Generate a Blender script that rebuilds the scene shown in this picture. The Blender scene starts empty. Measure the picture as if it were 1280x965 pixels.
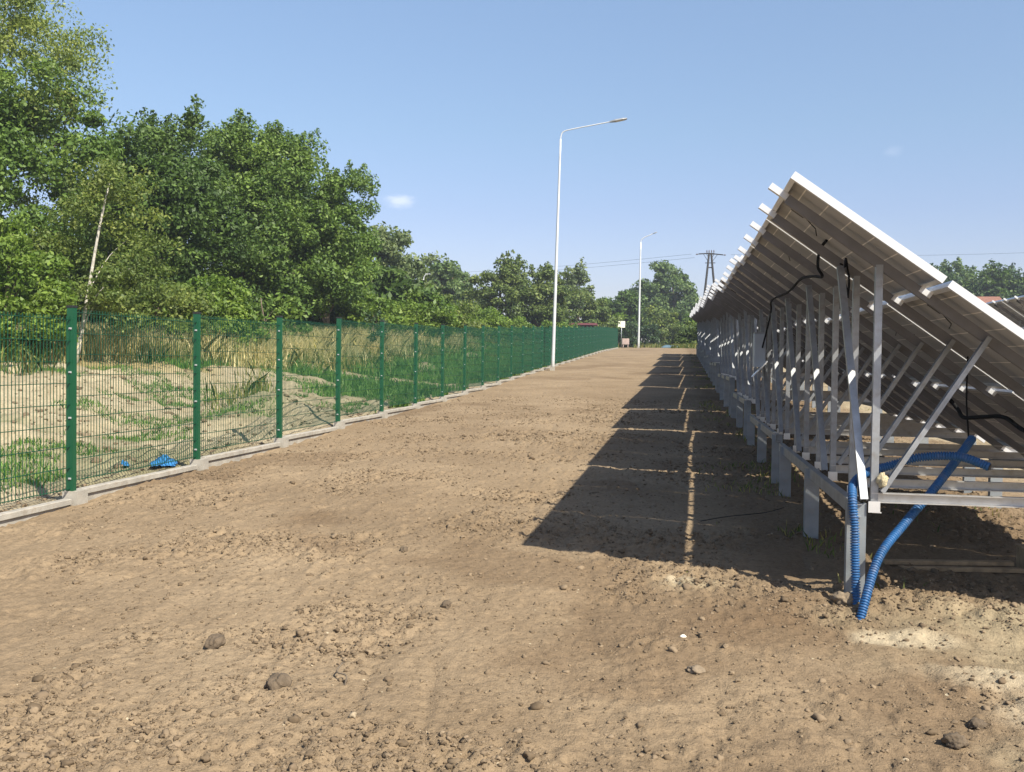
import bpy, math, random
import numpy as np
from mathutils import Vector, Matrix

SC = bpy.context.scene
COL = SC.collection
R = math.radians
rs = np.random.RandomState(11)
random.seed(5)

# ------------------------------------------------------------------ noise
def _hash(ix, iy, seed):
    h = (ix.astype(np.int64) * 374761393 + iy.astype(np.int64) * 668265263 + seed * 2246822519) & 0xffffffff
    h = ((h ^ (h >> 13)) * 1274126177) & 0xffffffff
    h = h ^ (h >> 16)
    return (h & 0xffff) / 65535.0

def vnoise(x, y, seed=0):
    x = np.asarray(x, float); y = np.asarray(y, float)
    ix = np.floor(x); iy = np.floor(y)
    fx = x - ix; fy = y - iy
    fx = fx * fx * fx * (fx * (fx * 6 - 15) + 10); fy = fy * fy * fy * (fy * (fy * 6 - 15) + 10)
    a = _hash(ix, iy, seed); b = _hash(ix + 1, iy, seed)
    c = _hash(ix, iy + 1, seed); d = _hash(ix + 1, iy + 1, seed)
    return (a * (1 - fx) + b * fx) * (1 - fy) + (c * (1 - fx) + d * fx) * fy - 0.5

def fbm(x, y, seed=0, octv=4):
    s = 0; a = 1.0; f = 1.0
    for o in range(octv):
        s = s + a * vnoise(x * f + 13.7 * o, y * f - 7.1 * o, seed + o * 17); a *= .5; f *= 2.03
    return s

def sst(t):
    t = np.clip(t, 0, 1); return t * t * (3 - 2 * t)

# ------------------------------------------------------------------ terrain
S0 = 0.0279
MOUNDS = [(-7.5, 16.6, 1.1, 1.9, .50), (-8.9, 33.0, .8, 1.5, .50), (-9.2, 42.0, .9, 1.8, .60), (-11.5, 12.5, 2.2, 1.2, .35),
          (-13.5, 18.5, 3.0, 1.4, .10), (-9.0, 20.0, 1.2, 1.0, .22), (-11.0, 17.0, 2.0, .9, .18)]
def gz(x, y):
    x = np.asarray(x, float); y = np.asarray(y, float)
    yy = np.minimum(y, 130.0)
    z = S0 * yy + .0091 * np.clip(yy - 25, 0, 48)
    z = z + 1.05 * sst((-x - 7.6) / 7.5) * sst((y - 8) / 16)
    for mx, my, rx, ry, h in MOUNDS:
        d = ((x - mx) / rx) ** 2 + ((y - my) / ry) ** 2
        z = z + h * np.exp(-d * 1.4)
    return z
def g1(x, y): return float(gz(x, y))

def field_detail(x, y):
    """bumpy tilled soil, returns height"""
    near = np.exp(-np.clip(y - 14, 0, None) / 25.0)
    left = sst((-x - 6.15) / .5)
    h = .045 * fbm(x / 1.6, y / 1.9, 3, 3)
    cl = sst((fbm(x / .9, y / .9, 21, 3) + .18) / .5)            # where the soil is cloddy
    n2 = fbm(x / .16, y / .16, 31, 3)
    n3 = fbm(x / .055, y / .055, 41, 2)
    n5 = fbm(x / .15, y / .14, 141, 4); n4 = np.abs(vnoise(x / .027, y / .027, 47)) * 2 - .5
    h = h + near * .011 * sst((n5 - .05) / .22) * (1 + 1.2 * n3) * sst((fbm(x / 1.3, y / 1.1, 151, 2) + .1) / .3)
    h = h + near * (.030 * cl * np.maximum(n2, -.12) + .010 * n2 * (1 - cl) * .5 + (.027 * cl + .009) * n3 + (.010 * cl + .006) * n4)
    rid = 1 - np.abs(fbm(x / .6 + .3 * y, y / 2.2, 51, 2)) * 3.0
    h = h - near * .016 * np.clip(rid, 0, 1) ** 3
    right = sst((x - .9) / .8) * sst((6.9 - y) / 1.2)
    h = h + right * (.07 * np.maximum(fbm(x / .35, y / .3, 61, 3), -.2))
    berm = np.exp(-((y - 6.15 - .12 * np.sin(x * 2.1)) / .35) ** 2) * sst((x - .2) / .9)
    h = h + .085 * berm * (1 + .8 * fbm(x / .2, y / .2, 71, 3))
    h = h + left * (.20 * fbm(x / 2.1, y / 2.1, 81, 4) + .22 * np.maximum(fbm(x / .6, y / .6, 91, 4), -.14)) * sst((40 - y) / 20)
    h = h - .02 * np.exp(-((x + 5.9) / .35) ** 2)
    return h

# ------------------------------------------------------------------ mesh helpers
def mesh_np(name, V, F, mat=None, smooth=False):
    V = np.asarray(V, np.float32); F = np.asarray(F, np.int32)
    k = F.shape[1]
    me = bpy.data.meshes.new(name)
    me.vertices.add(len(V)); me.vertices.foreach_set('co', V.ravel())
    me.loops.add(F.size); me.loops.foreach_set('vertex_index', F.ravel())
    me.polygons.add(len(F))
    me.polygons.foreach_set('loop_start', np.arange(0, F.size, k, dtype=np.int32))
    try: me.polygons.foreach_set('loop_total', np.full(len(F), k, np.int32))
    except Exception: pass
    if smooth: me.polygons.foreach_set('use_smooth', np.ones(len(F), bool))
    me.update(calc_edges=True); me.validate()
    if mat: me.materials.append(mat)
    return me

class MB:
    def __init__(s): s.v = []; s.f = []; s.m = []
    def add(s, vs, fs, mi=0):
        o = len(s.v); s.v += [tuple(v) for v in vs]; s.f += [tuple(i + o for i in f) for f in fs]; s.m += [mi] * len(fs)
    def box(s, x0, x1, y0, y1, z0, z1, mi=0):
        vs = [(x0,y0,z0),(x1,y0,z0),(x1,y1,z0),(x0,y1,z0),(x0,y0,z1),(x1,y0,z1),(x1,y1,z1),(x0,y1,z1)]
        s.add(vs, [(0,3,2,1),(4,5,6,7),(0,1,5,4),(1,2,6,5),(2,3,7,6),(3,0,4,7)], mi)
    def prof(s, pts, p0, p1, side, mi=0):
        """extrude a closed profile (a along side, b along third axis) from p0 to p1"""
        p0 = Vector(p0); p1 = Vector(p1); ax = (p1 - p0).normalized()
        sd = Vector(side); sd = (sd - ax * sd.dot(ax)).normalized(); th = ax.cross(sd)
        n = len(pts); vs = [p0 + sd * a + th * b for a, b in pts] + [p1 + sd * a + th * b for a, b in pts]
        fs = [(i, (i + 1) % n, n + (i + 1) % n, n + i) for i in range(n)]
        fs += [tuple(range(n - 1, -1, -1)), tuple(range(n, 2 * n))]
        s.add(vs, fs, mi)
    def bar(s, p0, p1, w, h, side=(1,0,0), mi=0):
        s.prof([(-w/2,-h/2),(w/2,-h/2),(w/2,h/2),(-w/2,h/2)], p0, p1, side, mi)
    def chan(s, p0, p1, w, h, t, side=(1,0,0), mi=0):
        """C-channel, web of width w, flanges h deep"""
        s.prof([(-w/2,-h/2),(w/2,-h/2),(w/2,h/2),(w/2-t,h/2),(w/2-t,-h/2+t),(-w/2+t,-h/2+t),(-w/2+t,h/2),(-w/2,h/2)], p0, p1, side, mi)
    def tube(s, pts, rad, n=8, mi=0, caps=True):
        pts = [Vector(p) for p in pts]
        if not hasattr(rad, '__len__'): rad = [rad] * len(pts)
        o = len(s.v); up = None
        for i, p in enumerate(pts):
            a = pts[max(i - 1, 0)]; b = pts[min(i + 1, len(pts) - 1)]
            t = (b - a).normalized()
            if up is None: up = Vector((0, 0, 1)) if abs(t.z) < .9 else Vector((1, 0, 0))
            x = (up - t * up.dot(t)).normalized(); up = x; y = t.cross(x)
            for k in range(n):
                an = 2 * math.pi * k / n
                s.v.append(tuple(p + (x * math.cos(an) + y * math.sin(an)) * rad[i]))
        for i in range(len(pts) - 1):
            for k in range(n):
                s.f.append((o + i*n + k, o + i*n + (k+1) % n, o + (i+1)*n + (k+1) % n, o + (i+1)*n + k)); s.m.append(mi)
        if caps:
            s.f.append(tuple(o + k for k in range(n - 1, -1, -1))); s.m.append(mi)
            e = o + (len(pts) - 1) * n
            s.f.append(tuple(e + k for k in range(n))); s.m.append(mi)
    def mesh(s, name, mats, smooth=False):
        me = bpy.data.meshes.new(name); me.from_pydata(s.v, [], s.f)
        for m in (mats if isinstance(mats, (list, tuple)) else [mats]): me.materials.append(m)
        me.polygons.foreach_set('material_index', np.array(s.m, np.int32))
        if smooth: me.polygons.foreach_set('use_smooth', np.ones(len(s.f), bool))
        me.update(); return me

def obj(name, me, parent=None, loc=(0,0,0), rot=(0,0,0), scale=None):
    o = bpy.data.objects.new(name, me); COL.objects.link(o)
    o.location = loc; o.rotation_euler = rot
    if scale: o.scale = scale
    if parent: o.parent = parent
    return o
def tag(o, label=None, cat=None, group=None, kind=None):
    if label: o['label'] = label
    if cat: o['category'] = cat
    if group: o['group'] = group
    if kind: o['kind'] = kind
    return o
def empty(name, loc, label, cat, group=None, rz=0):
    o = bpy.data.objects.new(name, None); COL.objects.link(o); o.location = loc; o.rotation_euler = (0,0,rz)
    o.empty_display_size = .2
    return tag(o, label, cat, group)
def bevel(o, w=.004, seg=2):
    m = o.modifiers.new('bevel', 'BEVEL'); m.width = w; m.segments = seg; m.limit_method = 'ANGLE'; return o

def smooth_path(pts, n=12):
    P = [Vector(p) for p in pts]; out = []
    P = [P[0] * 2 - P[1]] + P + [P[-1] * 2 - P[-2]]
    for i in range(1, len(P) - 2):
        for k in range(n):
            t = k / n; a, b, c, d = P[i-1], P[i], P[i+1], P[i+2]
            out.append(.5 * ((2*b) + (c-a)*t + (2*a-5*b+4*c-d)*t*t + (3*b-a-3*c+d)*t**3))
    out.append(P[-2]); return out

# ------------------------------------------------------------------ materials
def newmat(name):
    m = bpy.data.materials.new(name); m.use_nodes = True
    nt = m.node_tree; nt.nodes.clear()
    out = nt.nodes.new('ShaderNodeOutputMaterial'); b = nt.nodes.new('ShaderNodeBsdfPrincipled')
    nt.links.new(b.outputs[0], out.inputs[0])
    return m, nt, b, out
def N(nt, t, **kw):
    n = nt.nodes.new(t)
    for k, v in kw.items():
        if k.startswith('i_'): n.inputs[k[2:].replace('_', ' ')].default_value = v
        else: setattr(n, k, v)
    return n
def ramp(nt, stops):
    r = N(nt, 'ShaderNodeValToRGB'); e = r.color_ramp.elements
    while len(e) < len(stops): e.new(.5)
    for i, (p, c) in enumerate(stops):
        e[i].position = p; e[i].color = (*c, 1) if len(c) == 3 else c
    return r
def mixc(nt, fac, a, b, mode='MIX'):
    m = N(nt, 'ShaderNodeMix', data_type='RGBA', blend_type=mode)
    for s, v in (('Factor', fac), ('A', a), ('B', b)):
        sock = [q for q in m.inputs if q.name == s and (q.type == 'RGBA' or s == 'Factor' and q.type == 'VALUE')][0]
        if hasattr(v, 'links'): nt.links.new(v, sock)
        elif isinstance(v, (int, float)): sock.default_value = v
        else: sock.default_value = (*v, 1)
    return [q for q in m.outputs if q.type == 'RGBA'][0]
def simple(name, col, rough=.6, metal=0., var=.12, scale=6., bump=0., bscale=60., spec=.4, dirt=None):
    m, nt, b, out = newmat(name)
    tc = N(nt, 'ShaderNodeTexCoord')
    nz = N(nt, 'ShaderNodeTexNoise', i_Scale=scale, i_Detail=5.); nt.links.new(tc.outputs['Object'], nz.inputs['Vector'])
    r = ramp(nt, [(.3, tuple(c * (1 - var) for c in col)), (.7, tuple(min(1, c * (1 + var)) for c in col))])
    nt.links.new(nz.outputs[0], r.inputs[0]); c = r.outputs[0]
    if dirt:
        n2 = N(nt, 'ShaderNodeTexNoise', i_Scale=scale * 2.3, i_Detail=7.); nt.links.new(tc.outputs['Object'], n2.inputs['Vector'])
        r2 = ramp(nt, [(.52, (0,0,0)), (.72, (1,1,1))]); nt.links.new(n2.outputs[0], r2.inputs[0])
        ml = N(nt, 'ShaderNodeMath', operation='MULTIPLY'); nt.links.new(r2.outputs[0], ml.inputs[0]); ml.inputs[1].default_value = .55
        c = mixc(nt, ml.outputs[0], c, dirt)
    nt.links.new(c, b.inputs['Base Color'])
    b.inputs['Roughness'].default_value = rough; b.inputs['Metallic'].default_value = metal
    b.inputs['Specular IOR Level'].default_value = spec
    if bump:
        n3 = N(nt, 'ShaderNodeTexNoise', i_Scale=bscale, i_Detail=6.); nt.links.new(tc.outputs['Object'], n3.inputs['Vector'])
        bp = N(nt, 'ShaderNodeBump', i_Strength=bump, i_Distance=.02); nt.links.new(n3.outputs[0], bp.inputs['Height'])
        nt.links.new(bp.outputs[0], b.inputs['Normal'])
    return m

def leafmat(name, col, col2, trans=.35):
    m, nt, b, out = newmat(name)
    g = N(nt, 'ShaderNodeNewGeometry')
    r = ramp(nt, [(0., tuple(c * .62 for c in col)), (.45, col), (.85, col2), (1., tuple(c * 1.25 for c in col2))])
    nt.links.new(g.outputs['Random Per Island'], r.inputs[0])
    tc = N(nt, 'ShaderNodeTexCoord'); nz = N(nt, 'ShaderNodeTexNoise', i_Scale=.7, i_Detail=2.)
    nt.links.new(tc.outputs['Object'], nz.inputs['Vector'])
    r2 = ramp(nt, [(.35, (.78,.84,.8)), (.65, (1.18,1.1,.95))]); nt.links.new(nz.outputs[0], r2.inputs[0])
    c = mixc(nt, 1., r.outputs[0], r2.outputs[0], 'MULTIPLY')
    nt.links.new(c, b.inputs['Base Color']); b.inputs['Roughness'].default_value = .55
    b.inputs['Specular IOR Level'].default_value = .35
    t = N(nt, 'ShaderNodeBsdfTranslucent'); c2 = mixc(nt, 1., c, (1.15, 1.25, .55), 'MULTIPLY'); nt.links.new(c2, t.inputs[0])
    mx = N(nt, 'ShaderNodeMixShader'); mx.inputs[0].default_value = trans
    nt.links.new(b.outputs[0], mx.inputs[1]); nt.links.new(t.outputs[0], mx.inputs[2]); nt.links.new(mx.outputs[0], out.inputs[0])
    return m

M = {}
M['galv'] = simple('galvanised_steel', (.34,.355,.38), .45, .8, .18, 9., .05, 40, dirt=(.34,.33,.31))
M['alu'] = simple('aluminium', (.80,.80,.79), .42, .75, .06, 8., .0)
M['frame'] = simple('module_frame', (.70,.70,.70), .38, .45, .04, 8.)
M['rafter'] = simple('rafter_shaded', (.20,.192,.195), .5, .3, .12, 7.)  # rafter body coloured darker to hold the shade beneath the panels
M['steelpost'] = simple('strut_steel', (.34,.355,.375), .45, .7, .18, 7., .03, dirt=(.24,.215,.185))
M['pile'] = simple('pile_steel', (.27,.295,.315), .5, .55, .2, 5., .04, dirt=(.30,.28,.25))
M['green'] = simple('green_powder_coat', (.005,.066,.028), .42, 0., .12, 3., spec=.5)
M['wire'] = simple('green_wire', (.006,.058,.030), .45, 0., .1, 3.)
M['blackplastic'] = simple('black_plastic', (.018,.018,.02), .5, 0., .2, 20.)
M['chord'] = simple('chord_aluminium', (.50,.49,.475), .45, .7, .08, 8., dirt=(.36,.32,.27))
M['clip'] = simple('clip_metal', (.42,.44,.44), .4, .3, .05)
M['concrete'] = simple('concrete', (.31,.288,.25), .9, 0., .2, 5., .3, 90, dirt=(.22,.17,.12))
M['blue'] = simple('blue_corrugated_plastic', (.014,.085,.225), .55, 0., .15, 9., spec=.4, dirt=(.115,.135,.19))
M['bluebag'] = simple('blue_plastic_sheet', (.03,.15,.34), .35, 0., .25, 12.)
M['cable'] = simple('black_cable', (.008,.008,.009), .8, spec=.15)
M['cabinet'] = simple('grey_cabinet', (.42,.45,.48), .45, .1, .06)
M['wood'] = simple('weathered_plank', (.27,.19,.11), .85, 0., .3, 14., .3, 60)
M['polewood'] = simple('pole_wood', (.018,.016,.015), .85, 0., .3, 6., .2, 40)
M['ceram'] = simple('brown_insulator', (.10,.07,.06), .3)
M['rock'] = simple('soil_clod', (.100,.074,.049), .95, 0., .25, 18., .5, 60)
M['stone'] = simple('stone', (.19,.145,.098), .9, 0., .2, 14., .4, 60)
M['foam'] = simple('beige_foam', (.42,.36,.23), .8, 0., .15, 30., .4, 60)
M['ivory'] = simple('lamp_paint', (.60,.62,.63), .4, .3, .04)
M['lamphead'] = simple('lamp_housing', (.30,.31,.32), .45, .2, .05)
M['lens'] = simple('lamp_lens', (.5,.5,.48), .2)
M['bark'] = simple('brown_bark', (.115,.090,.065), .95, 0., .3, 9., .6, 30)
M['birch'] = simple('birch_bark', (.48,.45,.39), .85, 0., .25, 9., .4, 30, dirt=(.06,.05,.045))
M['roofred'] = simple('red_tile_roof', (.20,.092,.065), .85, 0., .2, 3.)
M['wallcream'] = simple('cream_wall', (.55,.49,.40), .9)
M['maroon'] = simple('maroon_sheet', (.11,.03,.035), .6)
M['signwhite'] = simple('white_sign', (.78,.77,.66), .5)
M['pink'] = simple('pink_board', (.42,.32,.29), .7, 0., .3, 2.)
M['tarp'] = simple('blue_tarp', (.08,.14,.18), .5, 0., .2, 2.)
M['leaf_oak'] = leafmat('leaf_oak', (0.062, 0.112, 0.028), (0.1, 0.165, 0.038))
M['leaf_mid'] = leafmat('leaf_mid', (.095,.165,.036), (.145,.222,.048))
M['leaf_bright'] = leafmat('leaf_bright', (0.125, 0.205, 0.036), (0.185, 0.265, 0.052), .42)
M['leaf_birch'] = leafmat('leaf_birch', (.125,.180,.045), (.190,.230,.065), .42)
M['leaf_birchtop'] = leafmat('leaf_birchtop', (.165,.225,.062), (.255,.300,.090), .42)
M['leaf_grey'] = leafmat('leaf_grey', (0.125, 0.172, 0.078), (0.175, 0.22, 0.1))
M['leaf_far'] = leafmat('leaf_far', (0.095, 0.155, 0.058), (0.145, 0.21, 0.075))
M['leaf_olive'] = leafmat('leaf_olive', (0.105, 0.155, 0.046), (0.155, 0.2, 0.06))
M['leaf_dark'] = leafmat('leaf_dark', (0.04, 0.08, 0.036), (0.066, 0.115, 0.045))
M['blade_dry'] = leafmat('blade_dry', (.50,.425,.235), (.66,.58,.36), .45)
M['blade_green'] = leafmat('blade_green', (0.085, 0.185, 0.034), (0.15, 0.26, 0.06), .35)
M['blade_mix'] = leafmat('blade_mix', (.10,.15,.035), (.27,.24,.09), .35)

# module back: grey backsheet with light through the cell gaps painted as pale lines; front dark glass
def backmat():
    m, nt, b, out = newmat('module_backsheet')
    tc = N(nt, 'ShaderNodeTexCoord'); sp = N(nt, 'ShaderNodeSeparateXYZ'); nt.links.new(tc.outputs['Object'], sp.inputs[0])
    def lines(sock, pitch, w):
        d = N(nt, 'ShaderNodeMath', operation='DIVIDE'); nt.links.new(sock, d.inputs[0]); d.inputs[1].default_value = pitch
        a = N(nt, 'ShaderNodeMath', operation='FRACT'); nt.links.new(d.outputs[0], a.inputs[0])
        s = N(nt, 'ShaderNodeMath', operation='SUBTRACT'); nt.links.new(a.outputs[0], s.inputs[0]); s.inputs[1].default_value = .5
        ab = N(nt, 'ShaderNodeMath', operation='ABSOLUTE'); nt.links.new(s.outputs[0], ab.inputs[0])
        l = N(nt, 'ShaderNodeMath', operation='LESS_THAN'); nt.links.new(ab.outputs[0], l.inputs[0]); l.inputs[1].default_value = w / pitch / 2
        return l.outputs[0]
    la = lines(sp.outputs[1], .166, .008); lb = lines(sp.outputs[0], .158, .004)
    nz = N(nt, 'ShaderNodeTexNoise', i_Scale=3., i_Detail=4.); nt.links.new(tc.outputs['Object'], nz.inputs['Vector'])
    r = ramp(nt, [(.3, (.335,.335,.345)), (.7, (.415,.412,.42))]); nt.links.new(nz.outputs[0], r.inputs[0])
    mb = N(nt, 'ShaderNodeMath', operation='MULTIPLY'); nt.links.new(lb, mb.inputs[0]); mb.inputs[1].default_value = .25
    c = mixc(nt, mb.outputs[0], r.outputs[0], (.30,.285,.275)); c = mixc(nt, la, c, (.80,.76,.72))
    nt.links.new(c, b.inputs['Base Color']); b.inputs['Roughness'].default_value = .5
    return m
M['back'] = backmat()
M['cell'] = simple('module_glass', (.012,.016,.035), .12, 0., .15, 4., spec=.6)

# ground
def groundmat():
    m, nt, b, out = newmat('soil_ground')
    tc = N(nt, 'ShaderNodeTexCoord'); P = tc.outputs['Object']
    def noise(sc, det=6., rough=.6):
        n = N(nt, 'ShaderNodeTexNoise', i_Scale=sc, i_Detail=det, i_Roughness=rough); nt.links.new(P, n.inputs['Vector']); return n.outputs[0]
    def attr(a):
        n = N(nt, 'ShaderNodeAttribute', attribute_name=a); return n.outputs['Fac']
    big = ramp(nt, [(.30, (.178,.129,.081)), (.52, (.224,.166,.106)), (.72, (.268,.203,.132))]); nt.links.new(noise(.55, 6.), big.inputs[0])
    fine = ramp(nt, [(.28, (.70,.69,.68)), (.5, (1,1,1)), (.75, (1.24,1.23,1.21))]); nt.links.new(noise(26., 6., .7), fine.inputs[0])
    c = mixc(nt, 1., big.outputs[0], fine.outputs[0], 'MULTIPLY')
    sandr = ramp(nt, [(.3, (.245,.200,.128)), (.7, (.37,.315,.215))]); nt.links.new(noise(1.8, 7.), sandr.inputs[0])
    sand = mixc(nt, 1., sandr.outputs[0], fine.outputs[0], 'MULTIPLY')
    c = mixc(nt, attr('sandy'), c, sand)
    c = mixc(nt, attr('pale'), c, mixc(nt, 1., (.40, .335, .235), fine.outputs[0], 'MULTIPLY'))
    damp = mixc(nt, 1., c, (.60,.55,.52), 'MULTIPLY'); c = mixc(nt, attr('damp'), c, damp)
    gr = ramp(nt, [(.3, (.045,.075,.020)), (.7, (.095,.12,.04))]); nt.links.new(noise(3., 6.), gr.inputs[0])
    c = mixc(nt, attr('grassy'), c, gr.outputs[0])
    dr = ramp(nt, [(.3, (.20,.155,.075)), (.7, (.30,.24,.12))]); nt.links.new(noise(2., 6.), dr.inputs[0])
    c = mixc(nt, attr('dry'), c, dr.outputs[0])
    # pale pebbles / straw flecks
    vo = N(nt, 'ShaderNodeTexVoronoi', i_Scale=14.); nt.links.new(P, vo.inputs['Vector'])
    lt = N(nt, 'ShaderNodeMath', operation='LESS_THAN'); nt.links.new(vo.outputs['Distance'], lt.inputs[0]); lt.inputs[1].default_value = .10
    sx = N(nt, 'ShaderNodeSeparateColor'); nt.links.new(vo.outputs['Color'], sx.inputs[0])
    gt = N(nt, 'ShaderNodeMath', operation='GREATER_THAN'); nt.links.new(sx.outputs[0], gt.inputs[0]); gt.inputs[1].default_value = .97
    mu = N(nt, 'ShaderNodeMath', operation='MULTIPLY'); nt.links.new(lt.outputs[0], mu.inputs[0]); nt.links.new(gt.outputs[0], mu.inputs[1])
    c = mixc(nt, mu.outputs[0], c, (.42,.36,.25))
    nt.links.new(c, b.inputs['Base Color']); b.inputs['Roughness'].default_value = .97; b.inputs['Specular IOR Level'].default_value = .1
    b1 = N(nt, 'ShaderNodeBump', i_Strength=.65, i_Distance=.018); nt.links.new(noise(85., 5., .6), b1.inputs['Height'])
    b2 = N(nt, 'ShaderNodeBump', i_Strength=.5, i_Distance=.03); nt.links.new(noise(12., 5.), b2.inputs['Height']); nt.links.new(b1.outputs[0], b2.inputs['Normal'])
    nt.links.new(b2.outputs[0], b.inputs['Normal'])
    return m
M['ground'] = groundmat()

# ------------------------------------------------------------------ ground sheet
def build_ground():
    def grow(a, step, lim, q):
        out = [a]
        while abs(out[-1]) < lim: out.append(out[-1] + step); step *= q
        return out
    xs = list(np.arange(-6.3, 4.2, .0145))
    xl = grow(-6.3, -.022, 30, 1.009); xl += grow(xl[-1], -1, 260, 1.12)[1:]
    xr = grow(4.2, .03, 14, 1.02); xr += grow(xr[-1], .8, 260, 1.12)[1:]
    X = np.array(sorted(set(np.round(xl[1:] + xs + xr, 5))))
    ys = [2.6]
    while ys[-1] < 130: ys.append(ys[-1] * 1.0052)
    while ys[-1] < 330: ys.append(ys[-1] * 1.06)
    yb = [2.4, 2.0, 1.4, .6, -.5, -2, -5, -10, -20, -40]
    Y = np.array(sorted(yb + ys))
    gx, gy = np.meshgrid(X, Y)
    z = gz(gx, gy) + field_detail(gx, gy)
    nx = len(X); ny = len(Y)
    V = np.stack([gx, gy, z], -1).reshape(-1, 3)
    i = np.arange(nx * ny).reshape(ny, nx)
    F = np.stack([i[:-1, :-1], i[:-1, 1:], i[1:, 1:], i[1:, :-1]], -1).reshape(-1, 4)
    me = mesh_np('ground', V, F, M['ground'], True)
    x = V[:, 0]; y = V[:, 1]
    n = fbm(x / .8, y / .8, 101, 4); n2 = fbm(x / 2.7, y / 2.7, 111, 4)
    left = sst((-x - 5.95) / .25)
    sandy = left * .95
    sandy = np.maximum(sandy, sst((x - .95 - .30 * (5.2 - y)) / .7 + n * 1.1) * sst((6.6 - y) / .8) * .9)
    sandy = np.maximum(sandy, np.exp(-((x - 1.75 - .5 * (5.1 - y)) / .55) ** 2 - ((y - 5.05) / .42) ** 2) * sst(.75 + n * 1.6))
    sandy = np.maximum(sandy, sst((x - 3.6 + n * .8) / .9) * .8)
    sandy = np.maximum(sandy, np.exp(-((x - .1) / .2) ** 2 - ((y - 6.6) / .14) ** 2) * sst(.5 + n * 2) * .7)
    gy_ = sst((y - 25 + n2 * 14 + (-x - 12) * -.1) / 5)
    grassy = left * gy_ * sst(.9 - np.clip(n * 1.5, 0, 1))
    for mx, my, rx, ry, h in MOUNDS[:3]:
        grassy = grassy * (1 - np.exp(-(((x - mx) / rx) ** 2 + ((y - my) / ry) ** 2) * 2.6))
    grassy = np.maximum(grassy, sst((y - 98 + n * 4) / 3) * .9)
    grassy = np.maximum(grassy, left * sst((n2 - .2) * 5) * .35)
    dry = left * sst((-x - 11 + n2 * 4) / 3) * sst((y - 20 + n2 * 6) / 3)
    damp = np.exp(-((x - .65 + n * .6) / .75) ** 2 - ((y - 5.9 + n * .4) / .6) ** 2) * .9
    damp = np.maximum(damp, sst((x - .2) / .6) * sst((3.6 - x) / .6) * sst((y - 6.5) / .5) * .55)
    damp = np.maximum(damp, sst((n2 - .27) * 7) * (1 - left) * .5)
    pale = np.zeros_like(x)
    for px_, py_, ax_, ay_ in ((1.22, 5.7, .26, .15), (1.42, 5.2, .34, .22), (1.66, 4.8, .42, .28), (2.0, 4.5, .4, .3), (.08, 6.75, .13, .10)):
        pale = np.maximum(pale, sst(1.25 - ((x - px_ + .25 * n) / ax_) ** 2 - ((y - py_ + .2 * n2) / ay_) ** 2))
    damp = damp * (1 - pale)
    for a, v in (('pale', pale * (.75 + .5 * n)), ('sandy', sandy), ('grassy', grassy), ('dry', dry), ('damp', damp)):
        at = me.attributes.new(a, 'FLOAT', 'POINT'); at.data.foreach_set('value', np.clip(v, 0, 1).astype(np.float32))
    tag(obj('ground', me), kind='structure')
build_ground()
def gd(x, y): return float(gz(x, y) + field_detail(np.array([x]), np.array([y]))[0])

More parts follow.
